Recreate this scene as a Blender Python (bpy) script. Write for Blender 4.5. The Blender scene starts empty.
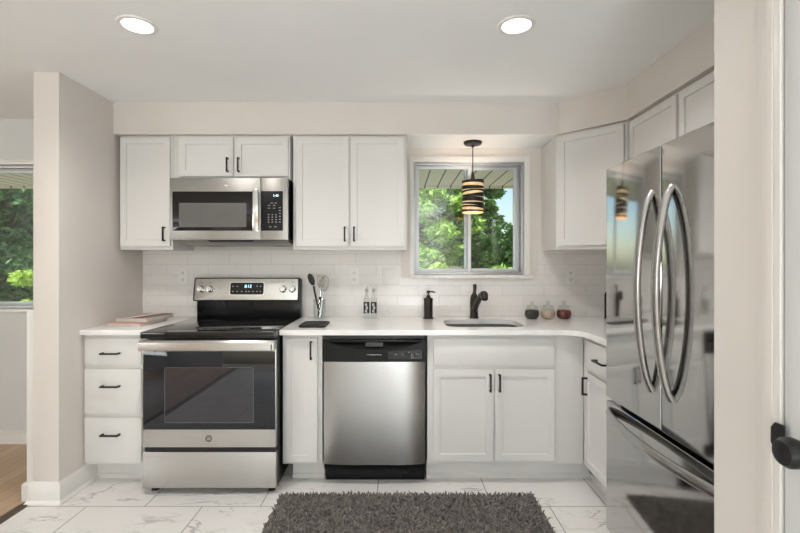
import bpy, bmesh, math, random
import numpy as np
from mathutils import Vector, Matrix
random.seed(7)
S = 0.0254                      # everything below is written in inches
C = bpy.context.scene.collection
SC = bpy.context.scene
PI = math.pi

# ------------------------------------------------------------------ camera
CAM_Z = 52.0
cam = bpy.data.cameras.new('camera')
cam.sensor_width = 36.0
cam.lens = 36.0 * 450 / 800
cam.shift_x = 1.0 / 800
cam.shift_y = -4.5 / 800
cam.clip_start = 0.02
cam.clip_end = 500
cam_o = bpy.data.objects.new('camera', cam)
cam_o.location = (0, 0, CAM_Z * S)
cam_o.rotation_euler = (PI / 2, 0, 0)
C.objects.link(cam_o)
SC.camera = cam_o

# ------------------------------------------------------------------ view
SC.view_settings.view_transform = 'Standard'
SC.view_settings.look = 'None'
SC.view_settings.gamma = 1.0
SC.view_settings.use_curve_mapping = False
SC.view_settings.exposure = 0.12
try:
    SC.cycles.use_denoising = True
    SC.cycles.max_bounces = 10
    SC.cycles.diffuse_bounces = 6
    SC.cycles.transparent_max_bounces = 16
    SC.cycles.sample_clamp_indirect = 6.0
    SC.cycles.caustics_reflective = False
    SC.cycles.caustics_refractive = False
except Exception:
    pass

# ------------------------------------------------------------------ sky and sun
W = bpy.data.worlds.new('sky')
SC.world = W
W.use_nodes = True
wn = W.node_tree
wn.nodes.clear()
w_out = wn.nodes.new('ShaderNodeOutputWorld')
w_bg = wn.nodes.new('ShaderNodeBackground')
w_sky = wn.nodes.new('ShaderNodeTexSky')
w_sky.sky_type = 'NISHITA'
w_sky.sun_disc = False
w_sky.sun_elevation = math.radians(48)
w_sky.sun_rotation = math.radians(150)
w_sky.air_density = 1.2
w_sky.dust_density = 1.5
w_bg.inputs['Strength'].default_value = 0.2
wn.links.new(w_sky.outputs['Color'], w_bg.inputs['Color'])
wn.links.new(w_bg.outputs['Background'], w_out.inputs['Surface'])

def light(name, kind, loc, rot, energy, color=(1, 1, 1), **kw):
    d = bpy.data.lights.new(name, kind)
    d.energy = energy
    d.color = color
    for k, v in kw.items():
        setattr(d, k, v)
    o = bpy.data.objects.new(name, d)
    o.location = [c * S for c in loc]
    o.rotation_euler = rot
    C.objects.link(o)
    return o

light('sun', 'SUN', (0, -100, 400), (math.radians(42), 0, math.radians(-30)), 9.0, (1.0, 0.95, 0.86), angle=0.02)
# added unseen fill behind the camera: ceiling bounce, and a lamp from the left
light('rear_bounce_fill', 'AREA', (14, -118, 14), (math.radians(176), 0, 0), 150, (0.90, 0.96, 1.0),
      shape='RECTANGLE', size=40 * S, size_y=60 * S)
light('rear_left_fill', 'AREA', (-223, -80, 56), (math.radians(125), 0, math.radians(-90)), 60, (0.93, 0.97, 1.0),
      shape='RECTANGLE', size=70 * S, size_y=50 * S)
RECESSED_W = 7.4

# ------------------------------------------------------------------ materials
def nodes_of(name):
    m = bpy.data.materials.new(name)
    m.use_nodes = True
    nt = m.node_tree
    return m, nt, nt.nodes['Principled BSDF']

def mat(name, col, rough=0.5, metal=0.0, noise=0.0, nscale=8.0, bump=0.0, bscale=40.0, stretch=None, spec=None, ior=None, coat=0.0, emit=0.0):
    """a principled material whose colour varies a little with a noise texture"""
    m, nt, b = nodes_of(name)
    b.inputs['Roughness'].default_value = rough
    b.inputs['Metallic'].default_value = metal
    if ior: b.inputs['IOR'].default_value = ior
    if spec is not None: b.inputs['Specular IOR Level'].default_value = spec
    if coat: b.inputs['Coat Weight'].default_value = coat
    tc = nt.nodes.new('ShaderNodeTexCoord')
    mp = nt.nodes.new('ShaderNodeMapping')
    if stretch: mp.inputs['Scale'].default_value = stretch
    nt.links.new(tc.outputs['Object'], mp.inputs['Vector'])
    n = nt.nodes.new('ShaderNodeTexNoise')
    n.inputs['Scale'].default_value = nscale
    n.inputs['Detail'].default_value = 4
    nt.links.new(mp.outputs['Vector'], n.inputs['Vector'])
    r = nt.nodes.new('ShaderNodeValToRGB')
    lo = [max(0, c * (1 - noise)) for c in col] + [1]
    hi = [min(1, c * (1 + noise)) for c in col] + [1]
    r.color_ramp.elements[0].position = 0.3
    r.color_ramp.elements[1].position = 0.7
    r.color_ramp.elements[0].color = lo
    r.color_ramp.elements[1].color = hi
    nt.links.new(n.outputs['Fac'], r.inputs['Fac'])
    nt.links.new(r.outputs['Color'], b.inputs['Base Color'])
    if bump:
        n2 = nt.nodes.new('ShaderNodeTexNoise')
        n2.inputs['Scale'].default_value = bscale
        n2.inputs['Detail'].default_value = 3
        nt.links.new(mp.outputs['Vector'], n2.inputs['Vector'])
        bp = nt.nodes.new('ShaderNodeBump')
        bp.inputs['Strength'].default_value = bump
        bp.inputs['Distance'].default_value = 0.002
        nt.links.new(n2.outputs['Fac'], bp.inputs['Height'])
        nt.links.new(bp.outputs['Normal'], b.inputs['Normal'])
    if emit:
        nt.links.new(r.outputs['Color'], b.inputs['Emission Color'])
        b.inputs['Emission Strength'].default_value = emit
    return m

def math_node(nt, op, a, b=None):
    n = nt.nodes.new('ShaderNodeMath')
    n.operation = op
    for i, v in enumerate((a, b)):
        if v is None: continue
        if isinstance(v, (int, float)): n.inputs[i].default_value = v
        else: nt.links.new(v, n.inputs[i])
    return n.outputs[0]

def tile_grid(nt, u, v, u0, v0, w, h, grout):
    """running bond: returns (grout mask, column id, row id) of sockets u, v in metres"""
    vv = math_node(nt, 'DIVIDE', math_node(nt, 'SUBTRACT', v, v0 * S), h * S)
    row = math_node(nt, 'FLOOR', vv)
    half = math_node(nt, 'MULTIPLY', math_node(nt, 'FLOORED_MODULO', row, 2.0), 0.5)
    uu = math_node(nt, 'ADD', math_node(nt, 'DIVIDE', math_node(nt, 'SUBTRACT', u, u0 * S), w * S), half)
    colm = math_node(nt, 'FLOOR', uu)
    fu = math_node(nt, 'FRACT', uu)
    fv = math_node(nt, 'FRACT', vv)
    du = math_node(nt, 'MULTIPLY', math_node(nt, 'MINIMUM', fu, math_node(nt, 'SUBTRACT', 1.0, fu)), w)
    dv = math_node(nt, 'MULTIPLY', math_node(nt, 'MINIMUM', fv, math_node(nt, 'SUBTRACT', 1.0, fv)), h)
    d = math_node(nt, 'MINIMUM', du, dv)
    return math_node(nt, 'LESS_THAN', d, grout / 2), colm, row, d

def mixc(nt, fac, a, b):
    n = nt.nodes.new('ShaderNodeMix')
    n.data_type = 'RGBA'
    for i, v in ((0, fac), (6, a), (7, b)):
        if isinstance(v, tuple): n.inputs[i].default_value = (*v, 1)
        elif isinstance(v, (int, float)): n.inputs[i].default_value = v
        else: nt.links.new(v, n.inputs[i])
    return n.outputs[2]

def marble_tile_floor():
    m, nt, b = nodes_of('marble_floor_tile')
    g = nt.nodes.new('ShaderNodeNewGeometry')
    sp = nt.nodes.new('ShaderNodeSeparateXYZ')
    nt.links.new(g.outputs['Position'], sp.inputs[0])
    mask, cid, rid, d = tile_grid(nt, sp.outputs[0], sp.outputs[1], -54.1, 95.7, 24.6, 14.0, 0.2)
    cb = nt.nodes.new('ShaderNodeCombineXYZ')
    nt.links.new(math_node(nt, 'MULTIPLY', cid, 3.71), cb.inputs[0])
    nt.links.new(math_node(nt, 'MULTIPLY', rid, 7.13), cb.inputs[1])
    va = nt.nodes.new('ShaderNodeVectorMath'); va.operation = 'ADD'
    nt.links.new(g.outputs['Position'], va.inputs[0]); nt.links.new(cb.outputs[0], va.inputs[1])
    def vein(scale, width, seed, rot):
        mp = nt.nodes.new('ShaderNodeMapping')
        mp.inputs['Rotation'].default_value = (0, 0, rot)
        mp.inputs['Location'].default_value = (seed, seed * 2, 0)
        mp.inputs['Scale'].default_value = (0.6, 1.7, 1)
        nt.links.new(va.outputs[0], mp.inputs[0])
        n = nt.nodes.new('ShaderNodeTexNoise')
        n.inputs['Scale'].default_value = scale
        n.inputs['Detail'].default_value = 5
        n.inputs['Distortion'].default_value = 0.6
        nt.links.new(mp.outputs[0], n.inputs['Vector'])
        k = math_node(nt, 'ABSOLUTE', math_node(nt, 'SUBTRACT', n.outputs['Fac'], 0.5))
        return math_node(nt, 'MAXIMUM', 0.0, math_node(nt, 'SUBTRACT', 1.0, math_node(nt, 'DIVIDE', k, width)))
    v1 = vein(2.2, 0.012, 1.3, 0.6)
    n3 = nt.nodes.new('ShaderNodeTexNoise'); n3.inputs['Scale'].default_value = 2.5
    nt.links.new(va.outputs[0], n3.inputs['Vector'])
    patch = nt.nodes.new('ShaderNodeMapRange'); patch.inputs[1].default_value = 0.42; patch.inputs[2].default_value = 0.6
    nt.links.new(n3.outputs['Fac'], patch.inputs[0])
    v2 = vein(4.5, 0.008, 5.1, 0.9)
    v = math_node(nt, 'MINIMUM', 1.0, math_node(nt, 'ADD', v1, math_node(nt, 'MULTIPLY', v2, 0.5)))
    v = math_node(nt, 'MULTIPLY', v, math_node(nt, 'MULTIPLY', patch.outputs[0], 0.75))
    base = mixc(nt, math_node(nt, 'MULTIPLY', n3.outputs['Fac'], 0.5), (0.84, 0.815, 0.79), (0.77, 0.745, 0.72))
    c = mixc(nt, v, base, (0.30, 0.28, 0.26))
    c = mixc(nt, mask, c, (0.27, 0.25, 0.23))
    nt.links.new(c, b.inputs['Base Color'])
    b.inputs['Roughness'].default_value = 0.32
    return m

def subway_tile():
    m, nt, b = nodes_of('white_subway_tile')
    g = nt.nodes.new('ShaderNodeNewGeometry')
    sp = nt.nodes.new('ShaderNodeSeparateXYZ')
    nt.links.new(g.outputs['Position'], sp.inputs[0])
    u = math_node(nt, 'SUBTRACT', sp.outputs[0], sp.outputs[1])   # wraps round the corner
    u = math_node(nt, 'ADD', u, 129 * S)
    mask, cid, rid, d = tile_grid(nt, u, sp.outputs[2], -30.2, 36.4, 12.0, 2.98, 0.12)
    wn_ = nt.nodes.new('ShaderNodeTexWhiteNoise'); wn_.noise_dimensions = '2D'
    cb = nt.nodes.new('ShaderNodeCombineXYZ')
    nt.links.new(cid, cb.inputs[0]); nt.links.new(rid, cb.inputs[1])
    nt.links.new(cb.outputs[0], wn_.inputs['Vector'])
    c = mixc(nt, math_node(nt, 'MULTIPLY', wn_.outputs['Value'], 1.0), (0.80, 0.775, 0.75), (0.76, 0.735, 0.71))
    n = nt.nodes.new('ShaderNodeTexNoise'); n.inputs['Scale'].default_value = 6; n.inputs['Detail'].default_value = 5
    nt.links.new(g.outputs['Position'], n.inputs['Vector'])
    k = math_node(nt, 'ABSOLUTE', math_node(nt, 'SUBTRACT', n.outputs['Fac'], 0.5))
    vn = math_node(nt, 'MULTIPLY', math_node(nt, 'MAXIMUM', 0.0, math_node(nt, 'SUBTRACT', 1.0, math_node(nt, 'DIVIDE', k, 0.02))), 0.10)
    c = mixc(nt, vn, c, (0.5, 0.47, 0.45))
    c = mixc(nt, mask, c, (0.64, 0.61, 0.59))
    nt.links.new(c, b.inputs['Base Color'])
    b.inputs['Roughness'].default_value = 0.22
    bp = nt.nodes.new('ShaderNodeBump'); bp.inputs['Strength'].default_value = 0.5; bp.inputs['Distance'].default_value = 0.001
    mr = nt.nodes.new('ShaderNodeMapRange'); mr.inputs[1].default_value = 0.0; mr.inputs[2].default_value = 0.14
    nt.links.new(d, mr.inputs[0]); nt.links.new(mr.outputs[0], bp.inputs['Height'])
    nt.links.new(bp.outputs['Normal'], b.inputs['Normal'])
    return m

def plank_mat(name, w, along, c1, c2, gap, gapcol, rough, length=40):
    """boards of width w whose length runs along axis 0 (x) or 1 (y)"""
    m, nt, b = nodes_of(name)
    g = nt.nodes.new('ShaderNodeNewGeometry')
    sp = nt.nodes.new('ShaderNodeSeparateXYZ')
    nt.links.new(g.outputs['Position'], sp.inputs[0])
    mask, cid, rid, d = tile_grid(nt, sp.outputs[along], sp.outputs[1 - along], 0, 0, length, w, gap)
    wn_ = nt.nodes.new('ShaderNodeTexWhiteNoise'); wn_.noise_dimensions = '2D'
    cb = nt.nodes.new('ShaderNodeCombineXYZ')
    nt.links.new(cid, cb.inputs[0]); nt.links.new(rid, cb.inputs[1]); nt.links.new(cb.outputs[0], wn_.inputs['Vector'])
    mp = nt.nodes.new('ShaderNodeMapping')
    mp.inputs['Scale'].default_value = (2, 30, 1) if along == 0 else (30, 2, 1)
    nt.links.new(g.outputs['Position'], mp.inputs[0])
    n = nt.nodes.new('ShaderNodeTexNoise'); n.inputs['Scale'].default_value = 1.5; n.inputs['Detail'].default_value = 5
    nt.links.new(mp.outputs[0], n.inputs['Vector'])
    f = math_node(nt, 'ADD', math_node(nt, 'MULTIPLY', wn_.outputs['Value'], 0.5), math_node(nt, 'MULTIPLY', n.outputs['Fac'], 0.5))
    c = mixc(nt, mask, mixc(nt, f, c1, c2), gapcol)
    nt.links.new(c, b.inputs['Base Color'])
    b.inputs['Roughness'].default_value = rough
    return m

def clear_glass(name, tint=(0.97, 0.99, 0.98), ior=1.45, gloss=1.0):
    m = bpy.data.materials.new(name)
    m.use_nodes = True
    nt = m.node_tree
    nt.nodes.clear()
    out = nt.nodes.new('ShaderNodeOutputMaterial')
    tr = nt.nodes.new('ShaderNodeBsdfTransparent')
    n = nt.nodes.new('ShaderNodeTexNoise'); n.inputs['Scale'].default_value = 3
    c = mixc(nt, n.outputs['Fac'], tint, tuple(min(1, t + 0.01) for t in tint))
    nt.links.new(c, tr.inputs['Color'])
    gl = nt.nodes.new('ShaderNodeBsdfGlossy'); gl.inputs['Roughness'].default_value = 0.01
    lw = nt.nodes.new('ShaderNodeLayerWeight'); lw.inputs['Blend'].default_value = 0.5
    f5 = math_node(nt, 'POWER', lw.outputs['Facing'], 4.0)
    fr = math_node(nt, 'ADD', 0.045, math_node(nt, 'MULTIPLY', f5, 0.45))
    mx = nt.nodes.new('ShaderNodeMixShader')
    nt.links.new(math_node(nt, 'MULTIPLY', fr, gloss), mx.inputs[0])
    nt.links.new(tr.outputs[0], mx.inputs[1]); nt.links.new(gl.outputs[0], mx.inputs[2])
    nt.links.new(mx.outputs[0], out.inputs['Surface'])
    return m

def leaf_mat(name, c1, c2):
    m, nt, b = nodes_of(name)
    oi = nt.nodes.new('ShaderNodeNewGeometry')
    r = nt.nodes.new('ShaderNodeValToRGB')
    r.color_ramp.elements[0].color = (*c1, 1)
    r.color_ramp.elements[1].color = (*c2, 1)
    nt.links.new(oi.outputs['Random Per Island'], r.inputs['Fac'])
    nt.links.new(r.outputs['Color'], b.inputs['Base Color'])
    b.inputs['Roughness'].default_value = 0.5
    tl = nt.nodes.new('ShaderNodeBsdfTranslucent')
    nt.links.new(r.outputs['Color'], tl.inputs['Color'])
    mx = nt.nodes.new('ShaderNodeMixShader'); mx.inputs[0].default_value = 0.35
    nt.links.new(b.outputs[0], mx.inputs[1]); nt.links.new(tl.outputs[0], mx.inputs[2])
    nt.links.new(mx.outputs[0], nt.nodes['Material Output'].inputs['Surface'])
    return m

def brushed(m, t, a):
    """fine brushing: the highlight is drawn out along the direction t"""
    nt = m.node_tree; b = nt.nodes['Principled BSDF']
    b.inputs['Anisotropic'].default_value = a
    cb = nt.nodes.new('ShaderNodeCombineXYZ')
    for i in range(3): cb.inputs[i].default_value = t[i]
    nt.links.new(cb.outputs[0], b.inputs['Tangent'])

M = dict(
    wall=mat('greige_wall_paint', (0.69, 0.645, 0.60), 0.7, noise=0.012, nscale=3, bump=0.08, bscale=250),
    wall_cool=mat('grey_wall_paint', (0.66, 0.665, 0.655), 0.7, noise=0.012, nscale=3, bump=0.08, bscale=250),
    ceiling=mat('ceiling_paint', (0.885, 0.895, 0.895), 0.85, noise=0.01, nscale=3, bump=0.08, bscale=200),
    door_trim=mat('door_trim_paint', (0.745, 0.71, 0.67), 0.4, noise=0.01),
    wire=mat('dark_wire_steel', (0.30, 0.28, 0.26), 0.3, 1.0, noise=0.1),
    trim=mat('white_trim_paint', (0.78, 0.76, 0.73), 0.35, noise=0.01),
    cab=mat('white_cabinet_paint', (0.72, 0.705, 0.685), 0.38, noise=0.008, nscale=5),
    counter=mat('white_quartz', (0.86, 0.85, 0.835), 0.16, noise=0.02, nscale=14),
    sill=mat('marble_sill', (0.76, 0.73, 0.70), 0.25, noise=0.12, nscale=20),
    floor=marble_tile_floor(),
    tile=subway_tile(),
    wood=plank_mat('oak_floor_planks', 3.2, 1, (0.42, 0.28, 0.165), (0.62, 0.44, 0.29), 0.07, (0.12, 0.07, 0.04), 0.35),
    dark_wood=mat('dark_threshold_wood', (0.075, 0.045, 0.03), 0.4, noise=0.3, nscale=20),
    eave=plank_mat('eave_boards', 5.0, 1, (0.80, 0.76, 0.64), (0.84, 0.80, 0.68), 0.55, (0.12, 0.11, 0.09), 0.6, length=4000),
    steel=mat('brushed_stainless', (0.60, 0.585, 0.565), 0.24, 1.0, noise=0.05, nscale=3, bump=0.10, bscale=6, stretch=(4, 4, 160)),
    steel_h=mat('horizontally_brushed_stainless', (0.53, 0.515, 0.49), 0.27, 1.0, noise=0.05, nscale=3, bump=0.10, bscale=6, stretch=(2, 4, 200)),
    steel_mw=mat('microwave_stainless', (0.33, 0.32, 0.30), 0.36, 1.0, noise=0.05, nscale=3, bump=0.10, bscale=6, stretch=(2, 4, 200)),
    steel_v=mat('vertically_brushed_stainless', (0.45, 0.44, 0.43), 0.25, 1.0, noise=0.05, nscale=3, bump=0.10, bscale=6, stretch=(160, 4, 2)),
    slate=mat('dark_stainless', (0.50, 0.495, 0.485), 0.085, 1.0, noise=0.03, nscale=2),
    slate_side=mat('charcoal_appliance_side', (0.05, 0.05, 0.05), 0.45, noise=0.05),
    chrome=mat('chrome', (0.72, 0.71, 0.70), 0.12, 1.0, noise=0.02),
    alu=mat('grey_aluminium', (0.50, 0.51, 0.52), 0.4, 0.6, noise=0.04),
    alu_white=mat('pale_aluminium', (0.66, 0.68, 0.70), 0.4, 0.2, noise=0.03),
    black=mat('black_enamel', (0.007, 0.007, 0.008), 0.22, noise=0.1, spec=0.25),
    black_matte=mat('matte_black_metal', (0.011, 0.010, 0.010), 0.45, noise=0.15, spec=0.35),
    bronze=mat('dark_bronze', (0.028, 0.020, 0.016), 0.35, 0.4, noise=0.2),
    black_glass=mat('black_ceramic_glass', (0.006, 0.005, 0.005), 0.04, noise=0.1, ior=1.42),
    oven_glass=mat('oven_door_glass', (0.010, 0.011, 0.016), 0.03, noise=0.05, ior=1.48),
    oven_window=mat('oven_window_glass', (0.018, 0.018, 0.025), 0.03, noise=0.05, ior=1.68),
    oven_line=mat('oven_window_line', (0.12, 0.12, 0.12), 0.2, noise=0.05),
    ring=mat('burner_ring_print', (0.05, 0.05, 0.05), 0.15, noise=0.1),
    mw_window=mat('microwave_mesh_window', (0.105, 0.10, 0.095), 0.22, noise=0.08, nscale=4),
    panel_black=mat('satin_black_panel', (0.008, 0.008, 0.008), 0.32, noise=0.1, spec=0.2),
    grey_mark=mat('grey_print', (0.30, 0.30, 0.30), 0.5, noise=0.05),
    white_mark=mat('white_print', (0.75, 0.75, 0.75), 0.5, noise=0.03),
    logo=mat('logo_grey', (0.16, 0.15, 0.13), 0.35, 0.6, noise=0.1),
    led=mat('led_digits', (0.35, 0.65, 1.0), 0.5, emit=2.5, noise=0.02),
    led_green=mat('led_cyan_digits', (0.55, 0.95, 0.95), 0.5, emit=1.6, noise=0.02),
    gasket=mat('black_rubber', (0.01, 0.01, 0.01), 0.6, noise=0.1),
    grey_mesh=mat('grey_filter_mesh', (0.22, 0.21, 0.20), 0.45, 0.6, noise=0.25, nscale=120),
    rug=mat('grey_shag', (0.20, 0.18, 0.165), 0.95, noise=0.35, nscale=30),
    glass=clear_glass('window_glass', (0.95, 0.98, 0.97), 1.5, 1.3),
    jar_glass=clear_glass('jar_glass', (0.90, 0.92, 0.91), 1.5, 1.0),
    plastic=mat('white_plastic', (0.80, 0.78, 0.755), 0.35, noise=0.01),
    slot=mat('dark_slot', (0.03, 0.03, 0.03), 0.6, noise=0.1),
    grain_green=mat('dark_seed', (0.045, 0.045, 0.032), 0.8, noise=0.5, nscale=300, bump=0.8, bscale=400),
    grain_beige=mat('beige_grain', (0.62, 0.47, 0.36), 0.8, noise=0.25, nscale=300, bump=0.8, bscale=400),
    grain_red=mat('red_bean', (0.16, 0.022, 0.016), 0.5, noise=0.6, nscale=160, bump=0.8, bscale=200),
    book_pink=mat('pink_cover', (0.62, 0.33, 0.27), 0.5, noise=0.08, nscale=20),
    book_red=mat('dark_red_print', (0.20, 0.03, 0.03), 0.5, noise=0.1),
    book_tan=mat('taupe_cover', (0.42, 0.35, 0.30), 0.5, noise=0.15, nscale=10),
    paper=mat('book_pages', (0.62, 0.58, 0.53), 0.8, noise=0.15, nscale=60, stretch=(1, 1, 40)),
    paper_white=mat('white_cover_print', (0.75, 0.70, 0.65), 0.5, noise=0.05),
    shade_black=mat('dark_band', (0.018, 0.012, 0.008), 0.4, 0.3, noise=0.3),
    shade_glow=mat('lit_amber_liner', (0.90, 0.62, 0.33), 0.6, emit=0.32, noise=0.22, nscale=30),
    bulb=mat('lit_lamp', (1.0, 0.96, 0.90), 0.5, emit=9.0, noise=0.005),
    grass=mat('lawn_green', (0.42, 0.39, 0.31), 0.9, noise=0.4, nscale=6),
    bark=mat('bark', (0.13, 0.095, 0.07), 0.9, noise=0.4, nscale=12, bump=0.8, bscale=20),
    leaf_bright=leaf_mat('bright_leaves', (0.15, 0.30, 0.04), (0.42, 0.60, 0.15)),
    leaf_mid=leaf_mat('mid_leaves', (0.07, 0.17, 0.04), (0.22, 0.38, 0.12)),
    leaf_dark=leaf_mat('dark_leaves', (0.03, 0.10, 0.035), (0.13, 0.27, 0.10)),
    leaf_lime=leaf_mat('lime_leaves', (0.28, 0.45, 0.05), (0.62, 0.78, 0.22)),
)

brushed(M['steel_v'], (0, 0, 1), 0.8)
brushed(M['steel_h'], (0, 0, 1), 0.6)

# ------------------------------------------------------------------ mesh helpers
class MB:
    """collects shapes (in inches) into one mesh"""
    def __init__(s): s.b = bmesh.new()
    def _xf(s, vs, mx):
        if mx is not None:
            for v in vs: v.co = mx @ v.co
    def box(s, x0, x1, y0, y1, z0, z1, bev=0.0, seg=2, mx=None):
        t = bmesh.new()
        bmesh.ops.create_cube(t, size=1)
        for v in t.verts:
            v.co = Vector(((x0 + x1) / 2 + v.co.x * (x1 - x0), (y0 + y1) / 2 + v.co.y * (y1 - y0), (z0 + z1) / 2 + v.co.z * (z1 - z0)))
        if bev > 0:
            bmesh.ops.bevel(t, geom=t.edges[:], offset=bev, segments=seg, affect='EDGES', profile=0.6)
        return s._add(t, mx)
    def _add(s, t, mx=None):
        s._xf(t.verts, mx)
        me = bpy.data.meshes.new('t'); t.to_mesh(me); t.free()
        s.b.from_mesh(me); bpy.data.meshes.remove(me)
        return s
    def prism(s, pts, a0, a1, axis='z', holes=(), bev=0.0, mx=None):
        """polygon (2-D points) extruded along an axis; axis z: (x,y); axis y: (x,z); axis x: (y,z)"""
        def P(p, a):
            return Vector((p[0], p[1], a)) if axis == 'z' else Vector((p[0], a, p[1])) if axis == 'y' else Vector((a, p[0], p[1]))
        t = bmesh.new()
        caps = []
        for a in (a0, a1):
            es, loops = [], []
            for lp in [pts, *holes]:
                vs = [t.verts.new(P(p, a)) for p in lp]
                loops.append(vs)
                es += [t.edges.new((vs[i], vs[(i + 1) % len(vs)])) for i in range(len(vs))]
            if holes: bmesh.ops.triangle_fill(t, edges=es, use_beauty=True)
            else: t.faces.new(loops[0])
            caps.append(loops)
        for l0, l1 in zip(*caps):
            n = len(l0)
            for i in range(n):
                t.faces.new((l0[i], l0[(i + 1) % n], l1[(i + 1) % n], l1[i]))
        bmesh.ops.recalc_face_normals(t, faces=t.faces[:])
        if bev:
            ed = [e for e in t.edges if len(e.link_faces) == 2 and e.calc_face_angle(0) > 0.6]
            bmesh.ops.bevel(t, geom=ed, offset=bev, segments=2, affect='EDGES', profile=0.6)
        return s._add(t, mx)
    def lathe(s, prof, cx=0, cy=0, n=32, mx=None):
        """profile of (radius, z), turned about z"""
        t = bmesh.new()
        rings = []
        for r, z in prof:
            if r < 1e-5: rings.append([t.verts.new((cx, cy, z))])
            else: rings.append([t.verts.new((cx + r * math.cos(2 * PI * i / n), cy + r * math.sin(2 * PI * i / n), z)) for i in range(n)])
        for a, b in zip(rings, rings[1:]):
            for i in range(n):
                j = (i + 1) % n
                if len(a) == 1 and len(b) == 1: continue
                if len(a) == 1: t.faces.new((a[0], b[j], b[i]))
                elif len(b) == 1: t.faces.new((a[i], a[j], b[0]))
                else: t.faces.new((a[i], a[j], b[j], b[i]))
        bmesh.ops.recalc_face_normals(t, faces=t.faces[:])
        return s._add(t, mx)
    def sweep(s, pts, rx, ry=None, n=12, side=None, caps=True, square=False):
        """section swept along points; rx along 'side', ry across; rx, ry numbers or lists"""
        t = bmesh.new()
        pts = [Vector(p) for p in pts]
        N = len(pts)
        RX = rx if isinstance(rx, (list, tuple)) else [rx] * N
        RY = RX if ry is None else ry if isinstance(ry, (list, tuple)) else [ry] * N
        rings = []
        prev = None
        for i, p in enumerate(pts):
            tg = (pts[min(i + 1, N - 1)] - pts[max(i - 1, 0)]).normalized()
            ref = Vector(side) if side else (prev if prev is not None else (Vector((0, 0, 1)) if abs(tg.z) < 0.9 else Vector((1, 0, 0))))
            a = (ref - tg * ref.dot(tg)).normalized()
            b = tg.cross(a)
            prev = a
            ring = []
            for k in range(n):
                an = 2 * PI * (k + 0.5) / n
                ca, sa = math.cos(an), math.sin(an)
                if square:
                    q = max(abs(ca), abs(sa)); ca, sa = ca / q, sa / q
                ring.append(t.verts.new(p + a * ca * RX[i] + b * sa * RY[i]))
            rings.append(ring)
        for r0, r1 in zip(rings, rings[1:]):
            for k in range(n):
                t.faces.new((r0[k], r0[(k + 1) % n], r1[(k + 1) % n], r1[k]))
        if caps:
            t.faces.new(rings[0]); t.faces.new(rings[-1])
        bmesh.ops.recalc_face_normals(t, faces=t.faces[:])
        return s._add(t)
    def ball(s, c, rx, ry, rz, mx=None, seg=20):
        t = bmesh.new()
        bmesh.ops.create_uvsphere(t, u_segments=seg, v_segments=seg // 2, radius=1)
        for v in t.verts: v.co = Vector((c[0] + v.co.x * rx, c[1] + v.co.y * ry, c[2] + v.co.z * rz))
        return s._add(t, mx)
    def build(s, name, material, parent=None, loc=None, smooth=None):
        for v in s.b.verts: v.co *= S
        me = bpy.data.meshes.new(name)
        if smooth is not False:
            for f in s.b.faces: f.smooth = True
            for e in s.b.edges:
                if len(e.link_faces) == 2 and e.calc_face_angle(0) > 0.55: e.smooth = False
        s.b.to_mesh(me); s.b.free()
        me.materials.append(M[material] if isinstance(material, str) else material)
        o = bpy.data.objects.new(name, me)
        C.objects.link(o)
        if parent: o.parent = parent
        if loc: o.location = [c * S for c in loc]
        return o

def thing(name, label, cat, loc=(0, 0, 0), rz=0.0, group=None):
    o = bpy.data.objects.new(name, None)
    o.empty_display_size = 0.05
    o.location = [c * S for c in loc]
    o.rotation_euler = (0, 0, rz)
    C.objects.link(o)
    return tag(o, label, cat, group)
def tag(o, label, cat, group=None):
    o['label'] = label; o['category'] = cat
    if group: o['group'] = group
    return o
def struct(o):
    o['kind'] = 'structure'
    return o
def copy_tree(o, loc, label, rz=None):
    def dup(a, p):
        c = a.copy(); C.objects.link(c); c.parent = p
        for k in list(a.children): dup(k, c)
        return c
    r = dup(o, None)
    r.location = [c * S for c in loc]
    if rz is not None: r.rotation_euler = (0, 0, rz)
    r['label'] = label
    return r
def lettering(name, text, size, depth, material, parent, loc, rot=(PI / 2, 0, 0), align='CENTER', shear=0.0):
    cu = bpy.data.curves.new(name, 'FONT')
    cu.body = text; cu.size = size * S; cu.extrude = depth * S
    cu.align_x = align; cu.align_y = 'CENTER'; cu.shear = shear
    t = bpy.data.objects.new(name, cu); C.objects.link(t)
    bpy.context.view_layer.update()
    me = bpy.data.meshes.new_from_object(t.evaluated_get(bpy.context.evaluated_depsgraph_get()))
    bpy.data.objects.remove(t)
    me.materials.clear(); me.materials.append(M[material])
    o = bpy.data.objects.new(name, me); C.objects.link(o)
    o.parent = parent
    o.location = [c * S for c in loc]; o.rotation_euler = rot
    return o
def rrect(x0, x1, y0, y1, r, n=6):
    out = []
    for cx, cy, a in ((x1 - r, y0 + r, -PI / 2), (x1 - r, y1 - r, 0), (x0 + r, y1 - r, PI / 2), (x0 + r, y0 + r, PI)):
        for i in range(n + 1):
            an = a + PI / 2 * i / n
            out.append((cx + r * math.cos(an), cy + r * math.sin(an)))
    return out

# ------------------------------------------------------------------ the room
YB, CEIL = 129.0, 93.0
XL, XR = -73.3, 67.0            # partition face, right wall
def wall(name, m, *boxes):
    b = MB()
    for q in boxes: b.box(*q)
    return struct(b.build(name, m, smooth=False))

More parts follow.
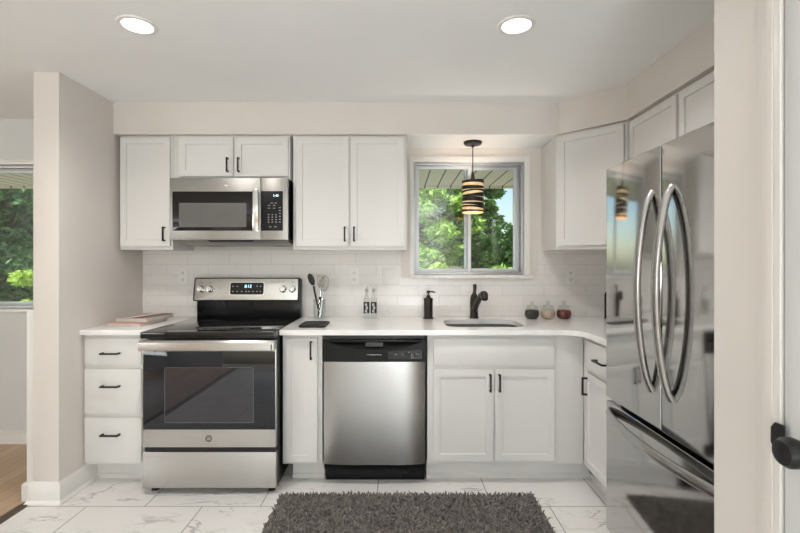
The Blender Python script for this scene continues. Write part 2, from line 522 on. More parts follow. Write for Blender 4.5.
fl = MB(); fl.box(-79.0, 70, -150, 129.5, -1, 0)
struct(fl.build('floor', 'floor', smooth=False))
fl = MB(); fl.box(-236, -81.2, -150, 129.5, -1, 0.0)
struct(fl.build('floor', 'wood', smooth=False))
fl = MB(); fl.prism([(-81.2, 0), (-79.0, 0), (-79.3, 0.35), (-80.9, 0.35)], -150, 95.8, 'y'); fl.box(-81.2, -79.0, -150, 129.5, -1, 0)
struct(fl.build('trim_1', 'dark_wood'))
wall('ceiling', 'ceiling', (-236, 70, -240, 135, CEIL, CEIL + 3))  # runs on past the far wall as an added overhang to block the sun
# exterior wall with its two window openings
WX0, WX1, WZ0, WZ1 = 4.0, 36.0, 48.3, 80.7
VX0, VX1, VZ0, VZ1 = -165.0, -104.6, 38.6, 79.9
PX = -77.0
wall('wall_back', 'wall', (PX, WX0, YB, 135, -1, CEIL), (WX1, 70, YB, 135, -1, CEIL),
     (WX0, WX1, YB, 135, -1, WZ0), (WX0, WX1, YB, 135, WZ1, CEIL))
wall('wall_back', 'wall_cool', (-236, VX0, YB, 135, -1, CEIL), (VX1, PX, YB, 135, -1, CEIL),
     (VX0, VX1, YB, 135, -1, VZ0), (VX0, VX1, YB, 135, VZ1, CEIL))
pb = MB(); pb.box(-78.9, XL, 97.0, YB, 0, CEIL, 0.25)
struct(pb.build('wall_left', 'wall'))
kw = MB(); kw.box(-81.3, -78.9, 98.2, YB, 0, 41.6, 0.15)
struct(kw.build('wall_knee', 'trim'))
wall('wall_right', 'wall', (XR, 70, 43, 135, -1, CEIL), (33.9, XR, 45.0, 48.4, 0, CEIL))
wall('wall_side', 'wall', (33.9, 37.1, -150, 6.2, 0, CEIL), (33.9, 37.1, 39.7, 45.0, 0, CEIL), (33.9, 37.1, 6.2, 39.7, 82, CEIL))
wall('wall_far', 'wall_cool', (-236, -120, -153, -150, 0, CEIL), (0, 36.5, -153, -150, 0, CEIL), (-120, 0, -153, -150, 82, CEIL))
wall('wall_outer', 'wall_cool', (-239, -236, -150, -115, 0, CEIL), (-239, -236, -45, 135, 0, CEIL),
     (-239, -236, -115, -45, 0, 30), (-239, -236, -115, -45, 80, CEIL))

# soffit over the wall cabinets: back run, diagonal, right run
SO = 84.8
so = MB()
so.prism([(XL, 115.5), (41.0, 115.5), (52.4, 103.7), (52.4, 48.4), (XR, 48.4), (XR, YB), (XL, YB)], SO, CEIL, 'z')
struct(so.build('trim_2', 'wall', smooth=False))
sb = MB(); sb.box(2.1, 40.7, 115.5, YB, SO - 0.12, SO)
struct(sb.build('trim_2', 'ceiling', smooth=False))
# backsplash tile
bs = MB()
bs.box(XL, 0.6, 128.7, YB, 36.4, 55.4)
bs.box(39.6, XR, 128.7, YB, 36.4, 55.4)
bs.box(0.6, 39.6, 128.7, YB, 36.4, 47.5)
bs.box(XR - 0.3, XR, 84.5, 128.7, 36.4, 55.4)
struct(bs.build('trim_3', 'tile', smooth=False))

# baseboards
def base_profile(d=0.62):
    return [(0, 0), (1.15, 0), (1.15, 0.35), (0.75, 0.85), (d, 0.85), (d, 3.7), (0.35, 4.2), (0.25, 4.7), (0, 4.7)]
def baseboard(name, path, prof=None):
    """profile swept along a 2-D path with mitred corners; its outside lies to the right of the path"""
    prof = prof or base_profile()
    t = bmesh.new(); rings = []
    P2 = [Vector(p) for p in path]
    for i, p in enumerate(P2):
        ns = []
        for a, b in ((i - 1, i), (i, i + 1)):
            if a >= 0 and b < len(P2):
                d = (P2[b] - P2[a]).normalized(); ns.append(Vector((d.y, -d.x)))
        n = sum(ns, Vector((0, 0))).normalized()
        k = 1 / max(0.3, n.dot(ns[0]))
        rings.append([t.verts.new((p.x + n.x * o * k, p.y + n.y * o * k, z)) for o, z in prof])
    for r0, r1 in zip(rings, rings[1:]):
        for j in range(len(prof)):
            k = (j + 1) % len(prof)
            t.faces.new((r0[j], r0[k], r1[k], r1[j]))
    t.faces.new(rings[0]); t.faces.new(rings[-1])
    bmesh.ops.recalc_face_normals(t, faces=t.faces[:])
    m = MB(); m._add(t)
    return struct(m.build(name, 'trim'))
baseboard('baseboard_left', [(-78.9, 98.0), (-78.9, 97.0), (XL, 97.0), (XL, 109.0)])
baseboard('baseboard_knee', [(-81.3, YB), (-81.3, 98.2), (-78.9, 98.2)], [(0, 0), (0.6, 0), (0.6, 3.6), (0.3, 4.0), (0, 4.0)])
baseboard('baseboard_back', [(-160, YB), (-82.0, YB)], [(0, 0), (0.6, 0), (0.6, 3.2), (0.3, 3.6), (0, 3.6)])

# ------------------------------------------------------------------ windows
def window(name, x0, x1, z0, z1, split, casing=True):
    root = bpy.data.objects.new(name, None); C.objects.link(root); struct(root)
    root.location = (0, YB * S, 0)
    def ring(b, a0, a1, c0, c1, y0, y1, w, bev=0.06):
        b.box(a0, a0 + w, y0, y1, c0, c1, bev); b.box(a1 - w, a1, y0, y1, c0, c1, bev)
        b.box(a0 + w, a1 - w, y0, y1, c0, c0 + w, bev); b.box(a0 + w, a1 - w, y0, y1, c1 - w, c1, bev)
    f = MB(); ring(f, x0 + 0.02, x1 - 0.02, z0 + 0.02, z1 - 0.02, 0.6, 4.6, 0.75)
    f.box(x0 + 0.8, x1 - 0.8, 2.35, 2.5, z0 + 0.7, z0 + 1.25); f.box(x0 + 0.8, x1 - 0.8, 2.35, 2.5, z1 - 1.25, z1 - 0.7)
    f.build('window_frame', 'alu', root)
    def sash(a0, a1, y, w):
        s = MB(); ring(s, a0, a1, z0 + 0.8, z1 - 0.8, y, y + 0.9, w)
        so_ = s.build('sash', 'alu_white', root)
        p = MB(); p.box(a0 + w, a1 - w, y + 0.4, y + 0.52, z0 + 0.8 + w, z1 - 0.8 - w)
        p.build('pane', 'glass', so_)
    sash(x0 + 0.8, split + 0.9, 1.3, 1.0)
    sash(split - 0.9, x1 - 0.8 - 0.7, 2.7, 1.0)
    j = MB(); j.box(x1 - 1.45, x1 - 0.8, 2.9, 3.5, z0 + 0.8, z1 - 0.8, 0.05)
    j.build('jamb_track', 'alu', root)
    if casing:
        c = MB(); w = 1.5
        c.box(x0 - 0.9, x0 + 0.15, -0.45, 0.55, z0 - 0.1, z1 + w, 0.08)
        c.box(x1 - 0.15, x1 + w, -0.45, 0.55, z0 - 0.1, z1 + w, 0.08)
        c.box(x0 + 0.15, x1 - 0.15, -0.45, 0.55, z1 - 0.15, z1 + w, 0.08)
        c.build('casing', 'trim', root)
    s = MB(); s.box(x0 - 0.95, x1 + 2.2, -1.3, 0.55, z0 - 0.95, z0 + 0.02, 0.12)
    s.build('window_sill', 'sill' if casing else 'trim', root)
    return root
window('window_1', WX0, WX1, WZ0, WZ1, 20.0)
window('window_2', VX0, VX1, VZ0, VZ1, -135.0, False)
tb = MB(); tb.box(VX0, VX1 + 1.2, 128.3, YB, VZ1, VZ1 + 1.4, 0.1)
struct(tb.build('trim_4', 'trim'))

# ------------------------------------------------------------------ door in the side wall
dr = bpy.data.objects.new('door_1', None); C.objects.link(dr); struct(dr)
dr.location = (33.9 * S, 39.7 * S, 0)
b = MB(); b.box(0.15, 1.6, -33.3, -0.16, 0.4, 81.8, 0.06)
b.box(0.0, 0.16, -33.3, -29, 0.4, 81.8, 0.05); b.box(0.0, 0.16, -4.6, -0.16, 0.4, 81.8, 0.05); b.box(0.0, 0.16, -29, -4.6, 0.4, 9, 0.05); b.box(0.0, 0.16, -29, -4.6, 74, 81.8, 0.05)
b.build('door_leaf', 'wall_cool', dr)
b = MB(); b.box(-0.38, -0.02, 0.75, 2.0, 0.4, 84, 0.1); b.box(-0.2, -0.02, 2.0, 2.7, 0.4, 84, 0.09)
b.build('casing', 'wall', dr)
b = MB(); b.box(-0.3, -0.02, 0.0, 0.75, 0.4, 83, 0.05); b.build('jamb', 'door_trim', dr)
b = MB()
b.prism([(-0.7, 35.35), (0.2, 35.35), (0.62, 35.9), (0.62, 37.25), (0.2, 37.8), (-0.7, 37.8)], -0.62, -0.425, 'x', bev=0.03)
b.build('strike_plate', 'black_matte', dr)
kn = MB()
R = Matrix.Translation((-0.5, -3.75, 36.75)) @ Matrix.Rotation(-PI / 2, 4, 'Y')
kn.lathe([(0, 0), (1.3, 0), (1.3, 0.12), (1.1, 0.3), (0.5, 0.42), (0.42, 0.9), (0.55, 1.15), (1.0, 1.45), (1.22, 1.95), (1.2, 2.45), (0.95, 2.85), (0.5, 3.05), (0, 3.1)], mx=R)
kn.build('door_knob', 'black_matte', dr)

# ------------------------------------------------------------------ cabinet pieces
def slab(parent, name, x0, x1, z0, z1, y=0.0, m='cab', t=0.75):
    b = MB(); b.box(x0, x1, y - t, y - 0.002, z0, z1, 0.09)
    return b.build(name, m, parent)
def shaker(parent, name, x0, x1, z0, z1, y=0.0, rail=2.3):
    """door with a recessed panel; its back lies on local y, its front faces -y"""
    t = bmesh.new()
    bmesh.ops.create_cube(t, size=1)
    T = 0.75
    for v in t.verts:
        v.co = Vector(((x0 + x1) / 2 + v.co.x * (x1 - x0), y - T / 2 - 0.002 + v.co.y * T, (z0 + z1) / 2 + v.co.z * (z1 - z0)))
    fr = min(t.faces, key=lambda f: f.calc_center_median().y)
    bmesh.ops.inset_region(t, faces=[fr], thickness=rail, depth=0)
    bmesh.ops.inset_region(t, faces=[fr], thickness=0.07, depth=0)
    for v in fr.verts: v.co.y += 0.32
    outer = [e for e in t.edges if e.calc_face_angle(0) > 1.2 and all(abs(v.co.x - x0) < .01 or abs(v.co.x - x1) < .01 or abs(v.co.z - z0) < .01 or abs(v.co.z - z1) < .01 for v in e.verts)]
    bmesh.ops.bevel(t, geom=outer, offset=0.08, segments=2, affect='EDGES')
    bmesh.ops.recalc_face_normals(t, faces=t.faces[:])
    m = MB(); m._add(t)
    return m.build(name, 'cab', parent)
def pull(parent, x, z, y, vertical, L=4.2):
    """black square bar pull with two posts; y is the face it is screwed to"""
    b = MB(); h = L / 2; q = 0.19
    if vertical:
        b.box(x - q, x + q, y - 1.25, y - 0.9, z - h, z + h, 0.04)
        for k in (-1, 1): b.box(x - q, x + q, y - 1.0, y - 0.004, z + k * (h - 0.19) - q, z + k * (h - 0.19) + q, 0.03)
    else:
        b.box(x - h, x + h, y - 1.25, y - 0.9, z - q, z + q, 0.04)
        for k in (-1, 1): b.box(x + k * (h - 0.19) - q, x + k * (h - 0.19) + q, y - 1.0, y - 0.004, z - q, z + q, 0.03)
    return b.build('handle', 'black_matte', parent)
YF = 105.0       # face frame of the base cabinets
CT0, CT1 = 35.2, 36.4
TK = 4.9         # toe kick height

# three-drawer base cabinet
c = thing('drawer_base_cabinet', 'white base cabinet with three stacked drawers, left of the stove', 'cabinet', (-65.7, YF, 0))
b = MB(); b.box(-7.55, 7.5, 0, 23.6, TK, CT0, 0.05); b.build('body', 'cab', c)
b = MB(); b.box(-7.25, 7.1, 3.6, 4.4, 0, TK); b.prism([(3.6, 0), (3.25, 0), (3.25, 0.9), (3.4, 1.1), (3.6, 1.1)], -7.25, 7.1, 'x'); b.build('toe_kick', 'cab', c)
for z0, z1 in ((28.1, 34.3), (16.9, 27.2), (5.7, 15.9)):
    d = slab(c, 'drawer', -7.2, 6.0, z0, z1)
    pull(d, -0.9, {28.1: 30.9, 16.9: 23.3, 5.7: 12.1}[z0], -0.75, False)

# narrow base cabinet
c = thing('narrow_base_cabinet', 'narrow one-door white base cabinet between stove and dishwasher', 'cabinet', (-22.4, YF, 0))
b = MB(); b.box(-4.7, 4.5, 0, 23.6, TK, CT0, 0.05); b.build('body', 'cab', c)
b = MB(); b.box(-3.2, 4.5, 3.6, 23.4, 0, TK); b.prism([(3.6, 0), (3.25, 0), (3.25, 0.9), (3.4, 1.1), (3.6, 1.1)], -3.2, 4.5, 'x'); b.build('toe_kick', 'cab', c)
d = shaker(c, 'door', -3.9, 3.5, 5.7, 34.3, rail=2.0)
pull(d, 2.1, 31.6, -0.75, True)

# sink base cabinet with the corner filler (open under the basin)
c = thing('sink_base_cabinet', 'wide two-door white base cabinet under the sink with a blank front above', 'cabinet', (22.0, YF, 0))
b = MB()
b.box(-15.4, 21.0, 0, 0.75, TK, CT0, 0.04); b.box(-15.4, -14.7, 0.75, 23.6, TK, CT0); b.box(20.3, 21.0, 0.75, 23.6, TK, CT0)
b.box(-14.7, 20.3, 0.75, 23.6, TK, TK + 0.7); b.box(-14.7, 20.3, 23.0, 23.6, TK + 0.7, CT0)
b.build('body', 'cab', c)
b = MB(); b.box(-15.4, 23.9, 3.6, 4.4, 0, TK); b.prism([(3.6, 0), (3.25, 0), (3.25, 0.9), (3.4, 1.1), (3.6, 1.1)], -15.4, 24.2, 'x'); b.build('toe_kick', 'cab', c)
slab(c, 'false_front', -14.0, 14.1, 28.0, 34.3)
d = shaker(c, 'door', -14.1, -0.25, 5.8, 27.1); pull(d, -0.95, 24.1, -0.75, True, 4.0)
d = shaker(c, 'door', 0.25, 14.1, 5.8, 27.1); pull(d, 1.2, 24.1, -0.75, True, 4.0)

# right-hand base cabinet beside the fridge (faces left)
c = thing('corner_base_cabinet', 'white base cabinet with one drawer over one door, against the fridge', 'cabinet', (43.0, 104.9, 0), -PI / 2)
b = MB(); b.box(0.0, 20.0, 0.05, 23.5, TK, CT0, 0.04); b.build('body', 'cab', c)
b = MB(); b.box(-3.4, 20.0, 3.6, 4.4, 0, TK); b.prism([(3.6, 0), (3.25, 0), (3.25, 0.9), (3.4, 1.1), (3.6, 1.1)], -3.4, 20.0, 'x'); b.build('toe_kick', 'cab', c)
d = slab(c, 'drawer', 2.6, 19.6, 28.0, 34.3); pull(d, 11.3, 31.0, -0.75, False, 5.0)
d = shaker(c, 'door', 2.6, 19.6, 5.8, 27.1); pull(d, 3.9, 24.1, -0.75, True, 4.0)

# wall cabinets
YU, UB, UT = 117.0, 55.2, SO
def upper(name, label, x0, x1, z0, doors, handles, loc, rz=0.0, depth=11.9, z1=UT, rail=2.3, side=0.0):
    c = thing(name, label, 'cabinet', loc, rz)
    b = MB(); b.box(x0, x1, 0, depth, z0 - loc[2], z1 - loc[2], 0.05); b.build('body', 'cab', c)
    for i, (a0, a1, d0, d1) in enumerate(doors):
        d = shaker(c, 'door', a0, a1, d0 - loc[2], d1 - loc[2], rail=rail)
        for hi, hx, hz, L in handles:
            if hi == i: pull(d, hx, hz - loc[2], -0.75, True, L)
    return c
upper('wall_cabinet', 'tall single-door white wall cabinet left of the microwave', -6.9, 6.75, UB,
      [(-6.6, 6.3, 56.1, 84.2)], [(0, 5.0, 59.2, 3.7)], (-65.5, YU, UB))
upper('wall_cabinet', 'short two-door white wall cabinet above the microwave', -15.45, 14.9, 73.4,
      [(-13.7, 0.3, 74.1, 84.2), (0.75, 14.5, 74.1, 84.2)], [(0, -0.95, 77.0, 3.7), (1, 1.9, 77.0, 3.7)], (-43.2, YU, 73.4), rail=2.4)
upper('wall_cabinet', 'tall two-door white wall cabinet between microwave and window', -14.75, 14.75, UB,
      [(-13.9, -0.25, 56.1, 84.2), (0.25, 14.1, 56.1, 84.2)], [(0, -1.2, 59.2, 3.8), (1, 1.2, 59.2, 3.8)], (-12.75, YU, UB))
# diagonal corner cabinet: a five-sided body and one door on the slanted face
c = thing('corner_wall_cabinet', 'white wall cabinet with one slanted door, right of the window', 'cabinet', (40.8, 116.9, UB))
A, Bp = Vector((0.0, 0.0)), Vector((12.3, -12.3))
b = MB(); b.prism([(0, 0), tuple(Bp), (26.15, -12.3), (26.15, 11.9), (0, 11.9)], 0, UT - UB, 'z', bev=0.05); b.build('body', 'cab', c)
ang = math.atan2(Bp.y, Bp.x); Ld = Bp.length
d = shaker(c, 'door', 0.9, Ld - 0.6, 0.9, UT - UB - 0.6)
d.rotation_euler = (0, 0, ang)
upper('wall_cabinet', 'white wall cabinet on the right wall next to the slanted corner cabinet, before the fridge', 0.0, 18.5, UB,
      [(0.75, 18.2, 56.1, 84.2)], [], (53.8, 104.4, UB), -PI / 2, 13.1)
upper('wall_cabinet', 'white wall cabinet directly above the fridge', 0.0, 37.0, 71.5,
      [(0.4, 18.3, 72.0, 84.2), (18.7, 36.6, 72.0, 84.2)], [], (53.8, 85.8, 71.5), -PI / 2, 13.1)

# ------------------------------------------------------------------ worktops
ct = thing('countertop', 'short white quartz countertop left of the stove', 'countertop', (-65.5, 116, CT0))
b = MB(); b.box(-7.75, 7.85, -12.9, 12.65, 0.005, CT1 - CT0, 0.09); b.build('slab', 'counter', ct)
ct = thing('countertop', 'long white quartz countertop with the sink cut-out, turning the corner to the fridge', 'countertop', (0, 116, CT0))
outer = [(-27.4, -12.9), (37.0, -12.9)]
for i in range(1, 9):
    a = PI / 2 - PI / 2 * i / 8
    outer.append((37.0 + 4.6 * math.sin(PI / 2 * i / 8), -17.5 + 4.6 * math.cos(PI / 2 * i / 8)))
outer += [(41.6, -31.2), (66.6, -31.2), (66.6, 12.65), (-27.4, 12.65)]
hole = rrect(11.6, 30.8, -8.0, 6.0, 3.2, 8)
b = MB(); b.prism(outer, 0.005, CT1 - CT0, 'z', holes=[hole]); b.build('slab', 'counter', ct)

# undermount sink
sk = thing('sink', 'undermount stainless steel sink basin set in the countertop below the window', 'sink', (21.2, 115, CT0))
t = bmesh.new()
def loop(x0, x1, y0, y1, r, z): return [t.verts.new((x, y, z)) for x, y in rrect(x0, x1, y0, y1, r, 8)]
L = [loop(-11, 11, -8.2, 8.2, 3.4, -0.03), loop(-9.5, 9.5, -6.9, 6.9, 3.1, -0.03), loop(-9.4, 9.4, -6.8, 6.8, 3.0, -6.8),
     loop(-8.6, 8.6, -6.0, 6.0, 2.4, -7.6), loop(-1.8, 1.8, -1.8, 1.8, 1.7, -7.9)]
for a, bb in zip(L, L[1:]):
    for i in range(len(a)): t.faces.new((a[i], a[(i + 1) % len(a)], bb[(i + 1) % len(a)], bb[i]))
t.faces.new(L[-1])
b = MB(); b._add(t); b.build('basin', 'steel', sk)
b = MB(); b.lathe([(0, -7.82), (1.1, -7.8), (1.75, -7.72), (1.9, -7.83)]); b.build('drain', 'chrome', sk)

# faucet
fa = thing('faucet', 'dark bronze pull-out faucet behind the sink', 'faucet', (20.9, 125.2, CT1))
b = MB(); b.lathe([(0, 0.005), (1.25, 0.005), (1.25, 0.2), (1.1, 0.5), (1.08, 2.5), (1.15, 4.2), (1.05, 5.6), (0.85, 6.4), (0.6, 6.7), (0, 6.75)]); b.build('body', 'bronze', fa)
b = MB(); b.sweep([(0, -0.5, 2.2), (0.25, -2.2, 4.0), (0.6, -4.2, 5.6), (0.95, -6.0, 6.8), (1.2, -7.2, 7.2)], [0.85, 0.8, 0.78, 0.8, 0.85], n=16)
sp = b.build('spout', 'bronze', fa)
b = MB(); b.ball((1.3, -7.6, 7.1), 1.05, 1.0, 0.95); b.lathe([(0.8, -0.9), (0.9, 0), (0.95, 0.4)], mx=Matrix.Translation((1.4, -7.9, 6.6)) @ Matrix.Rotation(-0.5, 4, 'X')); b.build('spray_head', 'bronze', sp)
b = MB(); b.sweep([(0, 0, 6.3), (0.15, 0.2, 7.4), (0.3, 0.6, 8.6), (0.3, 0.8, 9.3)], [0.62, 0.42, 0.5, 0.52], [0.62, 0.36, 0.4, 0.42], n=14); b.build('lever', 'bronze', fa)

# soap dispenser
sd = thing('soap_dispenser', 'dark bronze pump soap dispenser left of the sink', 'soap dispenser', (8.1, 124.2, CT1))
b = MB(); b.lathe([(0, 0.005), (1.45, 0.005), (1.45, 0.25), (1.2, 0.5), (1.22, 4.8), (1.3, 5.2), (1.25, 5.6), (0.6, 5.9), (0, 5.9)]); b.build('body', 'bronze', sd)
b = MB(); b.lathe([(0.55, 5.85), (0.55, 6.4), (0.22, 6.5), (0.22, 7.0), (0.5, 7.05), (0.55, 7.55), (0.3, 7.75), (0, 7.75)]); b.sweep([(0, 0, 7.4), (1.0, -0.1, 7.4), (1.65, -0.15, 7.3), (1.75, -0.15, 7.05)], 0.2, n=10); b.build('pump', 'bronze', sd)

# oil bottles
def bottle():
    o = thing('oil_bottle', 'clear glass oil bottle with black label and steel pourer, left of its pair', 'bottle', (-8.95, 124.6, CT1), 0, 'oil bottles by the backsplash')
    b = MB(); b.prism(rrect(-0.85, 0.85, -0.85, 0.85, 0.2, 3), 0.005, 5.4, 'z', bev=0.05)
    b.lathe([(0.84, 5.4), (0.75, 5.75), (0.42, 6.3), (0.36, 7.0), (0.36, 7.4)], n=20); b.build('body', 'jar_glass', o)
    b = MB(); b.box(-0.8, 0.8, -0.9, -0.86, 1.5, 4.6, 0.01); lb = b.build('label', 'black_matte', o)
    m = MB()
    for z in (2.1, 3.0, 3.9):
        q = Matrix.Translation((0.1 if z == 3.0 else -0.12, -0.905, z)) @ Matrix.Rotation(PI / 2, 4, 'X')
        m.lathe([(0.14, 0), (0.32, 0), (0.32, 0.02), (0.14, 0.02), (0.14, 0)], n=16, mx=q)
        m.box(-0.45, 0.4, -0.93, -0.905, z - 0.47, z - 0.4)
    m.build('print', 'white_mark', lb)
    b = MB(); b.lathe([(0.38, 7.35), (0.5, 7.5), (0.62, 7.75), (0.3, 8.0), (0.16, 8.3), (0.13, 9.0), (0.1, 9.5), (0, 9.5)], n=16); b.build('pourer', 'chrome', o)
    return o
ob = bottle()
copy_tree(ob, (-6.95, 124.6, CT1), 'clear glass oil bottle with black label and steel pourer, right of its pair')

# glass canisters
def canister(x, label, fillmat):
    o = thing('glass_jar', label, 'jar', (x, 123.6, CT1), 0, 'glass jars right of the sink')
    b = MB(); b.lathe([(0, 0.005), (1.2, 0.005), (1.65, 0.25), (2.0, 1.1), (1.98, 1.9), (1.6, 2.8), (1.35, 3.1), (1.4, 3.25)], n=28); b.build('bowl', 'jar_glass', o)
    b = MB(); b.lathe([(0, 0.12), (1.15, 0.13), (1.58, 0.35), (1.9, 1.1), (1.88, 1.85), (1.7, 2.35), (0.8, 2.5), (0, 2.45)], n=28); b.build('contents', fillmat, o)
    b = MB(); b.lathe([(1.5, 3.27), (1.5, 3.42), (1.1, 3.75), (0.45, 3.95), (0.3, 4.1), (0.5, 4.35), (0.55, 4.6), (0.35, 4.85), (0, 4.9)], n=24); b.build('lid', 'jar_glass', o)
canister(36.5, 'round glass lidded jar of dark seeds, left of three', 'grain_green')
canister(40.9, 'round glass lidded jar of beige grain, middle of three', 'grain_beige')
canister(45.3, 'round glass lidded jar of dark red beans, right of three', 'grain_red')

# black bottle half hidden by the fridge
bk = thing('black_bottle', 'slim black bottle with chrome stopper on the counter, half hidden by the fridge', 'bottle', (57.6, 123.6, CT1))
b = MB(); b.lathe([(0, 0.005), (1.05, 0.005), (1.1, 0.2), (1.1, 6.6), (0.9, 7.2), (0.5, 7.5), (0, 7.5)], n=24); b.build('body', 'black_matte', bk)
b = MB(); b.lathe([(0.45, 7.45), (0.75, 7.8), (0.95, 8.3), (0.7, 8.9), (0.3, 9.3), (0.2, 10.2), (0, 10.3)], n=20); b.build('stopper', 'chrome', bk)

# utensil holder with its utensils
uh = thing('utensil_jar', 'clear glass utensil jar right of the stove', 'jar', (-21.9, 123.8, CT1))
b = MB(); b.lathe([(0, 0.005), (1.65, 0.005), (1.7, 0.15), (1.7, 5.3), (1.58, 5.3), (1.55, 0.35), (0, 0.3)], n=28); b.build('glass', 'jar_glass', uh)
sp = thing('serving_spoon', 'black spoon leaning left in the glass utensil jar', 'spoon', (-21.9, 123.8, CT1))
b = MB(); b.sweep([(0.5, -0.2, 0.45), (-0.3, -0.1, 3.0), (-1.1, 0, 6.4), (-1.6, 0.1, 9.0)], 0.27, 0.2, n=10, side=(1, 0, 0)); b.build('handle', 'black_matte', sp)
b = MB(); b.ball((0, 0, 0), 0.85, 0.3, 1.75, mx=Matrix.Translation((-2.25, 0.1, 10.8)) @ Matrix.Rotation(-0.36, 4, 'Y')); b.build('bowl', 'black_matte', sp)
sp = thing('slotted_turner', 'steel slotted turner standing in the glass utensil jar', 'turner', (-21.9, 123.8, CT1))
b = MB(); b.sweep([(-0.3, 0.75, 0.45), (-0.05, 0.75, 3.2), (0.1, 0.75, 6.0)], 0.38, 0.2, n=10, side=(1, 0, 0)); b.build('grip', 'black_matte', sp)
b = MB(); b.sweep([(0.1, 0.75, 6.0), (0.25, 0.75, 8.6)], 0.17, 0.1, n=10, side=(1, 0, 0)); b.build('shank', 'chrome', sp)
b = MB()
b.prism([(-0.2, 8.4), (0.7, 8.4), (1.2, 9.6), (1.1, 11.9), (-0.9, 12.1), (-0.75, 9.6)], 0.7, 0.8, 'y',
        holes=[[(x, z0), (x + 0.22, z0), (x + 0.22, 11.4), (x, 11.4)] for x, z0 in ((-0.55, 9.7), (-0.05, 9.5), (0.45, 9.5))]); b.build('blade', 'wire', sp)
sp = thing('wire_whisk', 'steel wire masher standing in the glass utensil jar', 'masher', (-21.9, 123.8, CT1))
b = MB(); b.sweep([(0.2, -0.85, 0.45), (0.6, -0.5, 3.2), (0.85, -0.2, 5.6)], 0.34, 0.28, n=10); b.build('grip', 'chrome', sp)
b = MB(); b.sweep([(0.85, -0.2, 5.6), (1.1, 0, 7.6)], 0.16, n=8); b.build('shank', 'chrome', sp)
b = MB()
for k in range(4):
    a = k * PI / 4
    pts = []
    for i in range(17):
        s_ = i / 16 * 2 * PI
        rr, zz = 1.35 * math.sin(s_ / 2) * (1 if i <= 8 else 1), 0
        u = math.sin(s_) * 1.3; z = 7.5 + 2.2 * (1 - math.cos(s_))
        pts.append((1.15 + 0.1 * (z - 7.5) + u * math.cos(a), 0.0 + u * math.sin(a), z))
    b.sweep(pts, 0.055, n=6)
b.build('wires', 'wire', sp)

# black spoon rest
tr = thing('spoon_rest', 'flat black rounded spoon rest on the counter right of the stove', 'spoon rest', (-20.8, 111.0, CT1))
b = MB(); b.prism(rrect(-3.2, 3.2, -4.4, 4.4, 1.1, 6), 0.005, 0.3, 'z', bev=0.08)
b.prism(rrect(-0.7, 0.5, 4.2, 5.3, 0.45, 4), 0.005, 0.28, 'z', bev=0.06); b.build('mat', 'black_matte', tr)
b = MB(); b.prism(rrect(-3.2, 3.2, -4.4, 4.4, 1.1, 6), 0.3, 0.46, 'z', holes=[rrect(-2.95, 2.95, -4.15, 4.15, 0.9, 6)]); b.build('rim', 'black_matte', tr)

# books
def book(name, label, w, h, t, loc, rz, cover, extra=()):
    o = thing(name, label, 'book', loc, rz)
    b = MB(); b.box(-w / 2 + 0.05, w / 2 - 0.1, -h / 2 + 0.1, h / 2 - 0.1, 0.06, t - 0.06, 0.01); b.build('pages', 'paper', o)
    b = MB(); b.box(-w / 2, w / 2, -h / 2, h / 2, 0.004, 0.06); b.box(-w / 2, w / 2, -h / 2, h / 2, t - 0.06, t); b.box(-w / 2, -w / 2 + 0.05, -h / 2, h / 2, 0.06, t - 0.06)
    cv = b.build('cover', cover, o)
    for nm, m, pts in extra:
        b = MB(); b.prism(pts, t + 0.001, t + 0.012, 'z'); b.build(nm, m, cv)
    return o
book('book', 'thin pink-edged book at the bottom of the pile left of the stove', 8.4, 11.6, 0.75, (-66.2, 114.4, CT1), -0.05, 'book_pink')
book('book', 'taupe book with a dark red stripe lying on top of the pink one', 8.2, 11.2, 1.0, (-65.6, 116.6, CT1 + 0.755), -0.1, 'book_tan',
     [('stripe', 'book_red', [(-0.2, -5.5), (2.4, -5.5), (3.95, 3.0), (3.95, 5.5), (1.9, 5.5)]), ('picture', 'paper_white', [(-2.4, -5.0), (-0.5, -5.0), (1.3, 4.6), (-0.9, 4.6)])])

# ------------------------------------------------------------------ stove
rg = thing('stove', 'stainless steel electric range with black glass cooktop and oven door', 'stove', (-42.4, 101.4, 0))
HW = 14.9
b = MB(); b.box(-HW + 0.1, HW - 0.1, 0.6, 26.8, 1.2, 35.4, 0.06); b.build('body', 'black', rg)
for x in (-13.3, 13.3):
    for y in (1.6, 22):
        b = MB(); b.lathe([(0, 0.003), (0.8, 0.003), (0.8, 0.5), (0.45, 0.7), (0.45, 1.25), (0, 1.25)], n=16, cx=x, cy=y); b.build('foot', 'black_matte', rg)
b = MB(); b.box(-HW, HW, -1.9, 0.9, 35.0, 36.5, 0.25); b.box(-HW, HW, 0.5, 25.0, 35.4, 36.5, 0.12); ck = b.build('cooktop', 'black_glass', rg)
for x, y, r in ((-7, 6, 4.3), (7, 6, 3.3), (-7, 16, 3.3), (7, 16, 4.3)):
    b = MB(); b.lathe([(r - 0.08, 36.502), (r, 36.502), (r, 36.506), (r - 0.08, 36.506), (r - 0.08, 36.502)], cx=x, cy=y, n=48)
    b.lathe([(r * .6 - 0.06, 36.502), (r * .6, 36.502), (r * .6, 36.506), (r * .6 - 0.06, 36.506), (r * .6 - 0.06, 36.502)], cx=x, cy=y, n=48); b.build('burner_ring', 'ring', ck)
